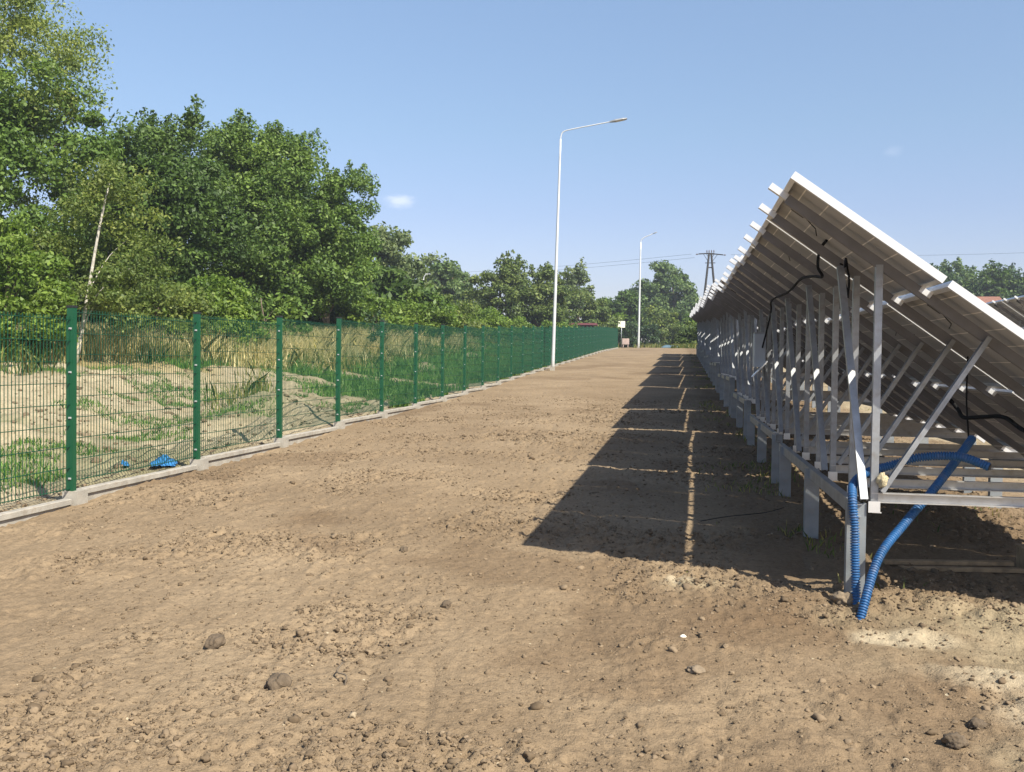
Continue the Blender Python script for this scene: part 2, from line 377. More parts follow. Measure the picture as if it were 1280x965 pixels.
# ------------------------------------------------------------------ soil clods
def ico(sub=1):
    import bmesh
    bm = bmesh.new(); bmesh.ops.create_icosphere(bm, subdivisions=sub, radius=1)
    V = np.array([v.co[:] for v in bm.verts]); F = np.array([[v.index for v in f.verts] for f in bm.faces]); bm.free(); return V, F
def clods():
    V0, F0 = ico(2)
    n = 230000
    y = 2.9 * np.exp(rs.rand(n) ** 1.3 * math.log(26 / 2.9)); x = rs.uniform(-1, 1, n)
    x = np.where(True, -5.7 + (rs.rand(n)) * 9.3, x)
    cl = sst((fbm(x / .9, y / .9, 21, 3) + .18) / .5)
    keep = rs.rand(n) < .16 + .84 * cl ** 2.0
    keep &= (np.abs(x) < .62 * y + .6)
    x = x[keep]; y = y[keep]; n = len(x)
    # a loose heap of crumbs along the sunlit ridge by the nearest pile
    n2 = 1500; x2 = rs.uniform(.5, 4.0, n2); y2 = 6.05 + rs.normal(0, .28, n2) + .12 * np.sin(x2 * 2.1)
    n3 = 6000; x3 = -6.4 - rs.rand(n3) ** 1.5 * 12; y3 = rs.uniform(7, 24, n3)
    x = np.concatenate([x, x2, x3]); y = np.concatenate([y, y2, y3]); n = len(x)
    r = np.clip(np.exp(rs.normal(-5.50, .58, n)), .002, .030)
    r[-n3:] *= 2.4
    r = r * (1 + .35 * sst((y - 7) / 10))
    z = gz(x, y) + field_detail(x, y)
    dirs = V0
    Vs = []
    for k in range(12):
        f1 = 1 + 1.1 * fbm(dirs[:, 0] * 1.9 + k * 9 + dirs[:, 2] * 1.4, dirs[:, 1] * 1.9 + dirs[:, 2] * 1.7, 7 + k, 3)
        Vs.append(dirs * f1[:, None])
    kinds = rs.randint(0, 12, n)
    base = np.array(Vs)[kinds]
    an = rs.rand(n) * 6.28; c, s_ = np.cos(an), np.sin(an)
    sx = rs.uniform(.8, 1.35, n); sz = rs.uniform(.55, .9, n)
    bx = base[:, :, 0] * (r * sx)[:, None]; by = base[:, :, 1] * r[:, None]; bz = base[:, :, 2] * (r * sz)[:, None]
    W = np.stack([bx * c[:, None] - by * s_[:, None] + x[:, None], bx * s_[:, None] + by * c[:, None] + y[:, None], bz + (z + r * sz * .22)[:, None]], -1)
    F = (F0[None] + (np.arange(n) * len(V0))[:, None, None]).reshape(-1, 3)
    m, nt, b, out = newmat('loose_clods')
    g = N(nt, 'ShaderNodeNewGeometry'); rr = ramp(nt, [(0, (.105,.077,.050)), (.6, (.162,.120,.079)), (.994, (.215,.162,.108)), (1, (.32,.26,.18))])
    nt.links.new(g.outputs['Random Per Island'], rr.inputs[0]); nt.links.new(rr.outputs[0], b.inputs['Base Color']); b.inputs['Roughness'].default_value = .97
    b.inputs['Specular IOR Level'].default_value = .1
    tag(obj('loose_soil_crumbs', mesh_np('loose_soil_crumbs', W.reshape(-1, 3), F, m, False)), kind='stuff')
clods()

def lump(name, x, y, size, label, cat, mat, seed, flat=.7, sink=.3, z=None):
    V, F = ico(4)
    n = fbm(V[:, 0] * 1.3 + seed + V[:, 2], V[:, 1] * 1.3 + V[:, 2] * .9 - seed, seed, 4)
    n2 = fbm(V[:, 0] * 5 + seed + V[:, 2] * 3, V[:, 1] * 5 + V[:, 2] * 4 - seed, seed + 5, 3)
    V = V * (1 + .55 * n + .16 * n2)[:, None] * np.array(size)
    o = obj(name, mesh_np(name, V, F, mat, False), loc=(x, y, (gd(x, y) + size[2] * (1 - 2 * sink) if z is None else z)), rot=(0, 0, seed * 1.3))
    return tag(o, label, cat)
G = None
lump('soil_clod', -2.44, 4.78, (.05,.042,.036), 'large rounded brown clod lying alone on the smooth soil, biggest one toward the fence', 'clod', M['rock'], 3)
lump('soil_clod', -1.84, 4.25, (.058,.05,.045), 'broad crumbly clod in the front soil, between the rounded lone clod and the twig', 'clod', M['rock'], 4)
lump('soil_clod', -1.40, 5.74, (.036,.03,.028), 'small dark upright clod in the middle of the bare soil, nearer than the panel shadow', 'clod', M['rock'], 6)
lump('soil_clod', -2.09, 7.15, (.032,.028,.024), 'small dark clod beside the corner of the panel shadow on the fence side', 'clod', M['rock'], 8)
lump('stone', .10, 4.91, (.045,.035,.02), 'flat pale stone lying on the soil in front of the shaded strip', 'stone', M['stone'], 9)
lump('stone', .04, 5.43, (.016,.011,.010), 'tiny white chip of stone on brown soil near the shadow edge', 'stone', M['signwhite'], 12)
lump('soil_clod', 1.03, 6.16, (.075,.06,.055), 'blocky orange brown clod against the foot of the nearest pile', 'clod', M['stone'], 5)
lump('soil_clod', 1.16, 4.24, (.050,.042,.030), 'rough dark clod at the front edge of the soil, below the pale sandy patch', 'clod', M['rock'], 15)
lump('soil_clod', 1.32, 4.5, (.042,.036,.028), 'dark broken clod next to the sandy patch, behind the frontmost rough clod', 'clod', M['rock'], 17)
# twig
mb = MB(); mb.tube(smooth_path([(0,0,0),(.02,.05,.03),(-.01,.11,.035),(.03,.16,.06)], 4), .004, 6)
tag(obj('twig', mb.mesh('twig', M['bark'], True), loc=(-1.55, 4.33, gd(-1.55, 4.33)), rot=(0,0,.6)), 'thin dark twig sticking up from the front soil', 'twig')

# ------------------------------------------------------------------ fence
FX = -5.919; FY0 = 8.576; NP = 34
def fence():
    f = empty('mesh_fence', (FX, FY0, g1(FX, FY0)), 'long green welded mesh fence on grey concrete boards along the bare soil', 'fence')
    o0 = f.location.copy()
    H = 1.805
    mb = MB(); mb.prof([(-.036,-.028),(.036,-.028),(.036,.028),(-.036,.028)], (0,0,-.02), (0,0,H), (1,0,0)); post = mb.mesh('post', M['green'])
    mb = MB(); mb.box(-.040,.040,-.032,.032,H,H+.022); cap = mb.mesh('cap', M['blackplastic'])
    mb = MB(); mb.box(-.010,.018,-.038,-.0285,-.009,.009); mb.tube([(.006,-.0385,0),(.006,-.044,0)], .005, 6); clip = mb.mesh('clip', M['clip'])
    # panel, y from .03 to 2.47, z 0..1.73
    mb = MB(); L = 2.5
    for i in range(51):
        y = .028 + (L - .056) * i / 50
        mb.bar((0, y, .06), (0, y, 1.775), .0055, .0055, (1,0,0))
    for i in range(9):
        z = .075 + .2085 * i
        for sx in (-.0058, .0058):
            mb.bar((sx, .004, z), (sx, L - .004, z), .006, .006, (1,0,0))
    panel = mb.mesh('mesh_panel', M['wire'])
    mb = MB()
    mb.prof([(-.020,-.26),(.012,-.26),(.012,-.060),(.046,-.056),(.046,-.008),(.040,-.002),(-.040,-.002),(-.046,-.008),(-.046,-.056),(-.020,-.060)],
            (0,.13,0), (0,L-.06,0), (-1,0,0)); board = mb.mesh('kickboard', M['concrete'])
    # profile axes: side = x, third = z
    mb = MB(); mb.box(-.075,.085,-.055,.125,-.30,.0); foot = mb.mesh('footing', M['concrete'])
    rr = np.random.RandomState(3)
    for k in range(-2, NP):
        y = FY0 + 2.5 * k; x = FX
        zb = g1(x, y) + .115 + rr.uniform(-.006, .006)
        loc = Vector((x, y, zb)) - o0
        p = obj('post', post, f, loc, (rr.uniform(-.006,.006), rr.uniform(-.006,.006), 0))
        obj('cap', cap, p)
        for zc in (.12, .72, 1.17, 1.60): obj('clip', clip, p, (0, 0, zc))
        obj('footing', foot, f, loc + Vector((0, .02, -.004)), (0, 0, rr.uniform(-.04, .04)))
        if k < NP - 1:
            obj('mesh_panel', panel, f, loc + Vector((0, 0, .02)), (0, 0, 0))
            obj('kickboard', board, f, loc + Vector((0, 0, .012 + rr.uniform(-.010, .010))), (0, rr.uniform(-.02,.02), 0))
fence()

# ------------------------------------------------------------------ solar tables
TILT = R(36.0); CT, ST = math.cos(TILT), math.sin(TILT)
MW, ML, PITCH = 1.056, 1.625, 1.091          # module size up-slope / along the row / row pitch
TX, TZ = .645, 2.65                           # top edge
MTH = .046
CACHE = {}
def sp(t, n, y):                             # point: t down the slope from the top edge, n along the panel normal
    return Vector((TX + CT * t + ST * n, y, TZ - ST * t + CT * n))
def zr(x): return TZ - (x - TX) * math.tan(TILT) - (MTH + .061) / CT
def common():
    c = CACHE
    mb = MB()   # laminate: local x along row, y up slope, z normal
    hx, hy = ML / 2 - .012, MW / 2 - .012
    vs = [(-hx,-hy,-.008),(hx,-hy,-.008),(hx,hy,-.008),(-hx,hy,-.008),(-hx,-hy,-.002),(hx,-hy,-.002),(hx,hy,-.002),(-hx,hy,-.002)]
    mb.add(vs, [(0,3,2,1),(0,1,5,4),(1,2,6,5),(2,3,7,6),(3,0,4,7)], 0); mb.add(vs, [(4,5,6,7)], 1)
    c['lam'] = mb.mesh('solar_module', [M['back'], M['cell']])
    mb = MB(); a, b = ML / 2, MW / 2
    for s in (-1, 1):
        mb.box(-a, a, s*b - (.012 if s > 0 else 0), s*b + (0 if s > 0 else .012), -MTH, 0)
        mb.box(s*a - (.012 if s > 0 else 0), s*a + (0 if s > 0 else .012), -b + .0121, b - .0121, -MTH, 0)
        mb.box(-a + .0121, a - .0121, s*(b - .0121) - (.022 if s > 0 else 0), s*(b - .0121) + (0 if s > 0 else .022), -MTH, -MTH + .002)
        mb.box(s*(a - .0121) - (.022 if s > 0 else 0), s*(a - .0121) + (0 if s > 0 else .022), -b + .0345, b - .0345, -MTH, -MTH + .002)
    c['frame'] = mb.mesh('frame', M['frame'])
    mb = MB(); mb.box(-.07,.07,-.05,.05,-.030,-.0082); mb.tube([(-.05,-.05,-.02),(-.12,-.16,-.03),(-.3,-.22,-.03)], .004, 5); mb.tube([(.05,-.05,-.02),(.12,-.16,-.03),(.3,-.2,-.03)], .004, 5)
    c['jbox'] = mb.mesh('junction_box', M['blackplastic'])
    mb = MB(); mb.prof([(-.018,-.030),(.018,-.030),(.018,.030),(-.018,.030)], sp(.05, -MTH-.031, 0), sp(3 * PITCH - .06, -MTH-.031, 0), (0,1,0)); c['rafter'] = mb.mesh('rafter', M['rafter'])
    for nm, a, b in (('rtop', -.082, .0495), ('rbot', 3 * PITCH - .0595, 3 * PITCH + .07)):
        mb = MB(); mb.chan(sp(a, -MTH-.022, 0), sp(b, -MTH-.022, 0), .048, .040, .005, (0,1,0)); c[nm] = mb.mesh('rafter_sunlit_end', M['frame'])  # rafter tips in a brighter metal, sunlight put into their colour
    mb = MB(); mb.chan((1.205,0,.66), (1.205,0,zr(1.205)+.03), .044, .040, .006, (1,0,0)); c['post'] = mb.mesh('post', M['steelpost'])
    mb = MB(); mb.chan((1.245,-.03,.73), (1.845,-.03,zr(1.845)+.05), .048, .03, .006, (0,1,0)); c['brace'] = mb.mesh('diagonal_brace', M['steelpost'])
    mb = MB(); mb.chan((1.185,0,.69), (3.42,0,.69), .062, .042, .006, (0,0,1)); c['chord'] = mb.mesh('bottom_chord', M['chord'])
    mb = MB(); mb.chan((1.135,-.06,.68), (1.07,.62,zr(1.07)-.02), .046, .035, .006, (1,0,0)); c['lean'] = mb.mesh('leaning_brace', M['steelpost'])
    mb = MB(); mb.chan((0,0,-1.4), (0,0,.655), .115, .07, .007, (1,0,0)); c['pile'] = mb.mesh('pile', M['pile'])
    mb = MB(); mb.box(-.040,.040,-.034,.034,-.022,.014); c['clamp'] = mb.mesh('clamp', M['frame'])
    mb = MB(); mb.box(1.165,1.235,-.046,-.040,.60,.67); mb.box(1.19,1.245,-.0395,.01,.597,.602); c['plate'] = mb.mesh('bracket', M['alu'])
common()
def solar_table(x0, y0, ztop, ncol, label, group):
    L = ncol * (ML + .03)
    root = empty('solar_table', (x0, y0, ztop - TZ), label, 'solar table', group)
    rr = np.random.RandomState(int(y0 * 10) % 997)
    key = 'beam%d' % ncol
    if key not in CACHE:
        mb = MB(); mb.chan((0,.36,0), (0,L+.0,0), .085, .05, .006, (0,0,1)); CACHE[key] = mb.mesh('beam', M['galv'])
    rotm = (0, 0, 0)
    for r in range(3):
        for c in range(ncol):
            yc = ML / 2 + c * (ML + .03)
            p = sp(PITCH * r + MW / 2, 0, yc)
            # local x -> world y, local y -> up slope
            X = Vector((0,1,0)); Yv = Vector((-CT,0,ST)); Z = X.cross(Yv)
            mt = Matrix((X, Yv, Z)).transposed().to_euler()
            o = obj('solar_module', CACHE['lam'], root, p, mt)
            obj('frame', CACHE['frame'], o); obj('junction_box', CACHE['jbox'], o, (0, MW / 2 - .16, 0))
    for c in range(ncol):
        for q, fr in enumerate((.26, .74)):
            y = c * (ML + .03) + ML * fr
            ra = obj('rafter', CACHE['rafter'], root, (0, y, 0)); obj('rafter_sunlit_end', CACHE['rtop'], ra); obj('rafter_sunlit_end', CACHE['rbot'], ra)
            obj('post', CACHE['post'], root, (0, y, 0)); obj('diagonal_brace', CACHE['brace'], root, (0, y, 0))
            obj('bottom_chord', CACHE['chord'], root, (0, y, 0)); obj('bracket', CACHE['plate'], root, (0, y, 0))
            if q == 0: obj('leaning_brace', CACHE['lean'], root, (0, y, 0))
            for r in (1, 2):
                o = obj('clamp', CACHE['clamp'], root, sp(PITCH * r - .0175, -MTH - .013, y), (0, TILT, R(90)))
                o.rotation_euler = (0, TILT, 0)
    npile = max(2, int(round(L / 2.05)) + (1 if ncol == 3 else 0))
    for k in range(npile):
        y = .43 + (L - .86) * k / (npile - 1)
        obj('pile', CACHE['pile'], root, (1.10, y, rr.uniform(-.01, .01)), (0, 0, rr.uniform(-.06, .06)))
        obj('pile', CACHE['pile'], root, (3.16, y, -.0), (0, 0, rr.uniform(-.06, .06)))
    obj('beam', CACHE[key], root, (1.10, 0, .610)); obj('beam', CACHE[key], root, (3.16, 0, .610))
    return root
ROW = []
def ztop(y): return float(np.interp(y, [5.87, 8.4, 13.4, 18.4, 25, 67.6], [2.83, 2.825, 2.89, 3.09, 3.39, 5.0]))
y = 5.87
ordn = ['first', 'second', 'third', 'fourth', 'fifth', 'sixth', 'seventh', 'eighth', 'ninth']
for i, nc in enumerate((3, 3, 3, 5, 5, 5, 5, 5, 3)):
    L = nc * (ML + .03)
    lab = ('nearest tilted solar table, its bright module edges and blue hoses at the front end' if i == 0 else
           'farthest solar table of the long row, by the hedge' if i == 8 else
           '%s solar table from the front in the long row beside the bare soil' % ordn[i])
    ROW.append(solar_table(0, y, ztop(y + L / 2), nc, lab, 'solar tables in the long row'))
    y += L + .04
y = 24.0
for i, nc in enumerate((3, 5, 5, 5, 5)):
    L = nc * (ML + .03)
    lab = ('front solar table of the row behind, its white edge just showing above the near panels' if i == 0 else
           '%s solar table of the row behind, hidden mostly by the front row' % ordn[i])
    solar_table(7.2, y, ztop(y + L / 2) - .08, nc, lab, 'solar tables in the row behind')
    y += L + .04

# cabinet under the second table
cb = empty('junction_cabinet', (1.03, 13.2, g1(1.03, 13.2) + 1.2), 'grey upright junction cabinet with slanted bright lower edge, hung among the struts', 'cabinet')
mb = MB(); mb.box(-.075,.075,-.13,.13,.08,.52); o = bevel(obj('cabinet_body', mb.mesh('cabinet_body', M['cabinet']), cb), .008)
mb = MB(); mb.prof([(-.09,-.006),(.09,-.006),(.09,.006),(-.09,.006)], (-.10,-.16,-.05), (.09,-.16,.16), (0,1,0)); obj('slanted_cover', mb.mesh('slanted_cover', M['alu']), cb)
mb = MB(); mb.box(-.072,.072,-.125,.125,.522,.54); obj('lid', mb.mesh('lid', M['galv']), cb)

# ------------------------------------------------------------------ hoses & cables
def hose(name, pts, r, label):
    P = smooth_path(pts, 30)
    # resample evenly
    d = [0]
    for a, b in zip(P[:-1], P[1:]): d.append(d[-1] + (b - a).length)
    n = int(d[-1] / .0022); out = []; rad = []
    xs = np.linspace(0, d[-1], n); A = np.array([p[:] for p in P])
    Q = np.stack([np.interp(xs, d, A[:, k]) for k in range(3)], 1)
    for s_ in xs:
        ph = (s_ % .0165) / .0165
        rad.append(r if ph < .58 else r * .72)
    mb = MB(); mb.tube(Q, rad, 14)
    # black disc stands for the shade inside the open end
    e = Vector(Q[-1]); t = (Vector(Q[-1]) - Vector(Q[-4])).normalized()
    mb.tube([e + t * .0005, e + t * .001], r * .8, 14, 1)
    me = mb.mesh(name, [M['blue'], M['blackplastic']], True)
    return tag(obj(name, me), label, 'hose', 'blue corrugated hoses')
HR = .028
hose('corrugated_hose', [(1.10,6.08,.10),(1.085,6.12,.24),(1.078,6.165,.50),(1.074,6.18,.70),(1.066,6.235,.875),(1.10,6.37,.945),(1.20,6.49,1.0),(1.34,6.54,1.04),(1.52,6.50,1.105),(1.73,6.4,1.125),(1.88,6.3,1.075)], HR, 'blue corrugated hose rising along the nearest pile and arching over to an open end')
hose('corrugated_hose', [(1.06,5.93,.06),(1.085,5.95,.21),(1.21,6.14,.51),(1.40,6.34,.70),(1.585,6.47,.885),(1.77,6.62,1.08),(1.92,6.82,1.21)], HR, 'straight blue corrugated hose slanting up from the pile foot beneath the panels')
def cable(pts, r, label, name='cable'):
    mb = MB(); mb.tube(smooth_path(pts, 8), r, 7)
    return tag(obj(name, mb.mesh(name, M['cable'], True)), label, 'cable', 'black cables under the panels')
cable([(.99,7.0,2.56),(.965,7.15,2.51),(.965,7.24,2.40),(1.0,7.26,2.33),(.99,7.7,2.37),(.985,8.4,2.41),(1.0,9.5,2.38),(.985,11,2.40),(1.04,11.7,2.33),(1.07,12.3,2.22),(1.06,13.1,1.9)], .011, 'thick black cable bundle sagging under the upper panels toward the grey cabinet')
cable([(1.09,6.85,2.36),(1.12,7.0,2.43),(1.135,7.02,2.36),(1.15,7.03,2.28),(1.14,7.02,2.16)], .008, 'black looped cable dropping onto the second vertical strut')
cable([(1.06,6.85,2.38),(1.10,7.0,2.38),(1.115,7.02,2.30),(1.14,7.03,2.20)], .006, 'thin black cable hanging close beside the looped one')
cable([(1.93,7.0,1.76),(1.93,7.0,1.45),(1.92,6.9,1.22),(1.90,6.85,1.15)], .006, 'thin black cable hanging straight down into the end of the slanting hose')
cable([(2.22,8.55,1.42),(2.28,8.5,1.33),(2.26,8.25,1.28),(2.34,8.0,1.30),(2.42,7.8,1.31),(2.45,7.5,1.24),(2.5,7.2,1.21)], .017, 'thick black cable lying bent under the lower panels')
cable([(.2,8.8,g1(.2,8.8)+.02),(.45,9.0,g1(.4,9)+.035),(.8,9.3,g1(.8,9.3)+.03),(1.0,9.5,g1(1,9.5)+.05)], .004, 'thin dark cable lying on the shaded soil between light strip and piles')
# foam lump and rusty wad at the node
lump('foam_wad', 1.245, 6.24, (.036,.03,.046), 'crumpled beige foam wad stuck where the nearest strut meets the bottom beam', 'foam', M['foam'], 21, z=g1(1.24,6.3)+.80)
# planks on the ground under the near table
for i, (xa, xb, yy, zz, w, lab) in enumerate([(1.52, 2.42, 7.52, .035, .07, 'long weathered brown plank lying on shaded soil behind the nearest pile'),
                                              (1.60, 2.45, 7.40, .02, .06, 'lower dark plank lying just in front of the long weathered one')]):
    mb = MB(); mb.box(xa - 1.98, xb - 1.98, -w/2, w/2, -.015, .015); o = obj('plank', mb.mesh('plank', M['wood']), loc=(1.98, yy, gd(1.98, yy) + zz), rot=(0, -.03, .03 * (1 - i)))
    tag(o, lab, 'plank', 'planks under the near table'); bevel(o, .004)
mb = MB(); mb.box(-.10,.14,-.10,.10,0,.17); mb.box(-.11,.15,-.105,.105,.1705,.185); o = obj('wooden_crate', mb.mesh('wooden_crate', M['wood']), loc=(2.58, 7.55, gd(2.58,7.55)-.02)); tag(o, 'low brown wooden box at the end of the planks', 'box'); bevel(o, .004)
# blue plastic scrap behind the fence
def crumple(name, x, y, sx, sy, sz, label, seed):
    n = 26; u, v = np.meshgrid(np.linspace(-1,1,n), np.linspace(-1,1,n))
    hh = np.exp(-(u*u+v*v)*1.2) * (1 + 1.4 * fbm(u*2.2+seed, v*2.2, seed, 3)) 
    V = np.stack([u*sx*(1+.3*fbm(u+seed, v*2, 3, 2)), v*sy*(1+.4*fbm(u*2, v+seed, 4, 2)), hh*sz], -1).reshape(-1,3)
    i = np.arange(n*n).reshape(n,n); F = np.stack([i[:-1,:-1],i[:-1,1:],i[1:,1:],i[1:,:-1]],-1).reshape(-1,4)
    o = obj(name, mesh_np(name, V, F, M['bluebag']), loc=(x, y, gd(x, y) + .015), rot=(0,0,.5))
    s = o.modifiers.new('thickness', 'SOLIDIFY'); s.thickness = .004
    return tag(o, label, 'plastic')
crumple('plastic_sheet', -6.52, 11.35, .15, .22, .11, 'crumpled bright blue plastic sheet on sand just behind the fence', 5)
crumple('plastic_sheet', -6.95, 11.15, .06, .10, .05, 'small blue plastic scrap beside the larger blue sheet behind the fence', 8)

# ------------------------------------------------------------------ street lamps
def lamp(x, y, htop, lean, ax, az, label, r0=.085, r1=.04):
    zb = g1(x, y)
    rt = empty('street_lamp', (x, y, zb), label, 'street lamp', 'street lamps')
    mb = MB(); mb.tube([(lean * t, 0, -.3 + (htop + .3) * t) for t in np.linspace(0, 1, 14)], list(np.linspace(r0, r1, 14)), 14); obj('pole', mb.mesh('pole', M['ivory'], True), rt)
    c = [(lean, 0, htop - .02), (lean + .03, 0, htop + .18), (lean + .16, 0, htop + .34)] + [(lean + ax * t, 0, htop + .34 + (az - .34) * t) for t in (.25, .5, .78)]
    mb = MB(); mb.tube(smooth_path(c, 6), r1 * .62, 10); obj('arm', mb.mesh('arm', M['ivory'], True), rt)
    mb = MB(); mb.box(-.10,.10,-.10,.10,-.2,.16); b = obj('base_plinth', mb.mesh('base_plinth', M['concrete']), rt)
    p0 = Vector((lean + ax * .74, 0, htop + .34 + (az - .34) * .74)); p1 = Vector((lean + ax, 0, htop + az))
    d = (p1 - p0).normalized(); n = Vector((-d.z, 0, d.x))
    mb = MB(); vs = []
    secs = [(0,.05,.05),(.12,.08,.07),(.35,.15,.075),(.75,.16,.06),(1,.10,.03)]
    Ls = (p1 - p0).length
    for t, w, h in secs:
        for a, bb in ((-1,-.5),(1,-.5),(.8,.5),(-.8,.5)): vs.append(p0 + d * Ls * t + Vector((0,1,0)) * w * a + n * h * bb)
    fs = [(0,1,2,3), tuple(range(len(vs)-4, len(vs)))]
    for i in range(len(secs) - 1):
        for k in range(4): fs.append((i*4+k, i*4+(k+1)%4, i*4+4+(k+1)%4, i*4+4+k))
    mb.add(vs, fs); hd = bevel(obj('lamp_head', mb.mesh('lamp_head', M['lamphead']), rt), .012)
    mb = MB(); c0 = p0 + d * Ls * .35 - n * .041; c1 = p0 + d * Ls * .9 - n * .034; mb.bar(c0, c1, .2, .008, (0,1,0)); obj('lens', mb.mesh('lens', M['lens']), hd)
    return rt
lamp(-5.50, 41.5, 11.30 - g1(-5.5,41.5), .22, 2.85, .80, 'tall pale street lamp standing beside the fence, long arm toward the panels')
lamp(-4.20, 97.0, 13.70 - g1(-4.2,97), .07, 1.6, 1.0, 'distant street lamp at the far end of the soil strip, before the hedge', .11, .065)
lamp(-16.5, 60.0, 6.85 - g1(-16.5,60), .12, .45, .35, 'small old lamp poking out of the shrubs beyond the fence', .07, .05)

# ------------------------------------------------------------------ pylon and lines
PX, PY = 3.1, 112.0
def pylon():
    zb = g1(PX, PY); zt = 14.75
    rt = empty('power_pole', (PX, PY, zb), 'dark wooden two-legged power pole with insulators rising behind the solar row', 'power pole')
    h = zt - zb
    for sx, dx in ((-1, -1.55), (1, 1.75)):
        mb = MB(); mb.tube([(dx, 0, -.4), (sx * .16, 0, h - .55)], [.21, .15], 10); obj('leg', mb.mesh('leg', M['polewood'], True), rt)
    mb = MB(); mb.bar((-1.75,0,h-.62+.03), (-.4,0,h-.55), .10, .12, (0,1,0)); mb.bar((-.4,0,h-.55), (.6,0,h-.6), .13, .16, (0,1,0)); mb.bar((.6,0,h-.6),(1.95,0,h-.72), .10, .12, (0,1,0)); obj('crossarm', mb.mesh('crossarm', M['polewood']), rt)
    mb = MB()
    for a, b in (((-1.0,0,h-.62),(-.25,0,h-1.5)),((1.1,0,h-.68),(.3,0,h-1.5)),((-.55,.05,h-.6),(-.15,.05,h-1.1)),((.65,.05,h-.6),(.2,.05,h-1.1))): mb.tube([a, b], .03, 6)
    mb.tube([(-.75,0,h-1.62),(.8,0,h-1.62)], .045, 6); mb.tube([(-.3,0,h-2.15),(.35,0,h-2.15)], .06, 6); obj('brace', mb.mesh('brace', M['polewood']), rt)
    for x in (-.5, -.17, .2, .55):
        mb = MB(); mb.tube([(0,0,0),(0,0,.12),(0,0,.13),(0,0,.24),(0,0,.25),(0,0,.36)], [.05,.05,.085,.085,.06,.06], 10); obj('insulator', mb.mesh('insulator', M['ceram']), rt, (x, 0, h - .52))
    for x, sx in ((-1.75, -1), (1.95, 1)):
        mb = MB(); mb.tube([(0,0,0),(sx*.12,0,-.01),(sx*.13,0,-.01),(sx*.3,0,-.01),(sx*.31,0,-.01),(sx*.42,0,-.02)], [.03,.03,.075,.075,.05,.05], 10); obj('insulator', mb.mesh('insulator', M['ceram']), rt, (x, 0, h - .62 - (.1 if sx > 0 else 0)))
pylon()
for o_ in bpy.data.objects:
    if o_.name.startswith('power_pole'): o_.scale = (.74, 1, 1)
def wire(a, b, sag, label):
    a = Vector(a); b = Vector(b); mb = MB()
    mb.tube([a.lerp(b, t) - Vector((0,0,sag * 4 * t * (1 - t))) for t in np.linspace(0, 1, 24)], .013, 5)
    tag(obj('power_line', mb.mesh('power_line', M['cable'], True)), label, 'power line', 'power lines')
wire((1.0,PY,14.15), (-62,190,19.3), .7, 'upper power line running from the pole over the trees toward the fence side')
wire((1.35,PY,13.75), (-62,192,18.8), .7, 'lower power line running from the pole over the trees toward the fence side')
wire((5.4,PY,14.05), (75,145,19.4), .9, 'power line running from the pole over the solar panels to the frame edge')

# ------------------------------------------------------------------ trees
def leaves_quads(cent, crad, per, size, rr, droop=0., flat=.8):
    n = len(cent) * per
    ci = np.repeat(np.arange(len(cent)), per)
    d = rr.normal(size=(n, 3)); d /= np.linalg.norm(d, axis=1)[:, None]
    rad = rr.rand(n) ** .45
    off = d * rad[:, None] * crad[ci][:, None] * np.array([1, 1, flat])
    p = cent[ci] + off
    if droop: p[:, 2] -= droop * crad[ci] * rr.rand(n) * (rad ** 2) * 1.5
    nrm = d * .55 + np.array([0, 0, .40]) + rr.normal(size=(n, 3)) * .70
    nrm /= np.linalg.norm(nrm, axis=1)[:, None]
    t = np.cross(nrm, rr.normal(size=(n, 3))); t /= np.linalg.norm(t, axis=1)[:, None] + 1e-9
    if droop: t[:, 2] -= droop * .8; t /= np.linalg.norm(t, axis=1)[:, None]
    b = np.cross(nrm, t)
    s = size * rr.uniform(.45, 1.5, n)[:, None]
    V = np.stack([p - t * s, p + b * s * .55 - t * s * .1, p + t * s, p - b * s * .55 - t * s * .1], 1)
    return V.reshape(-1, 3)
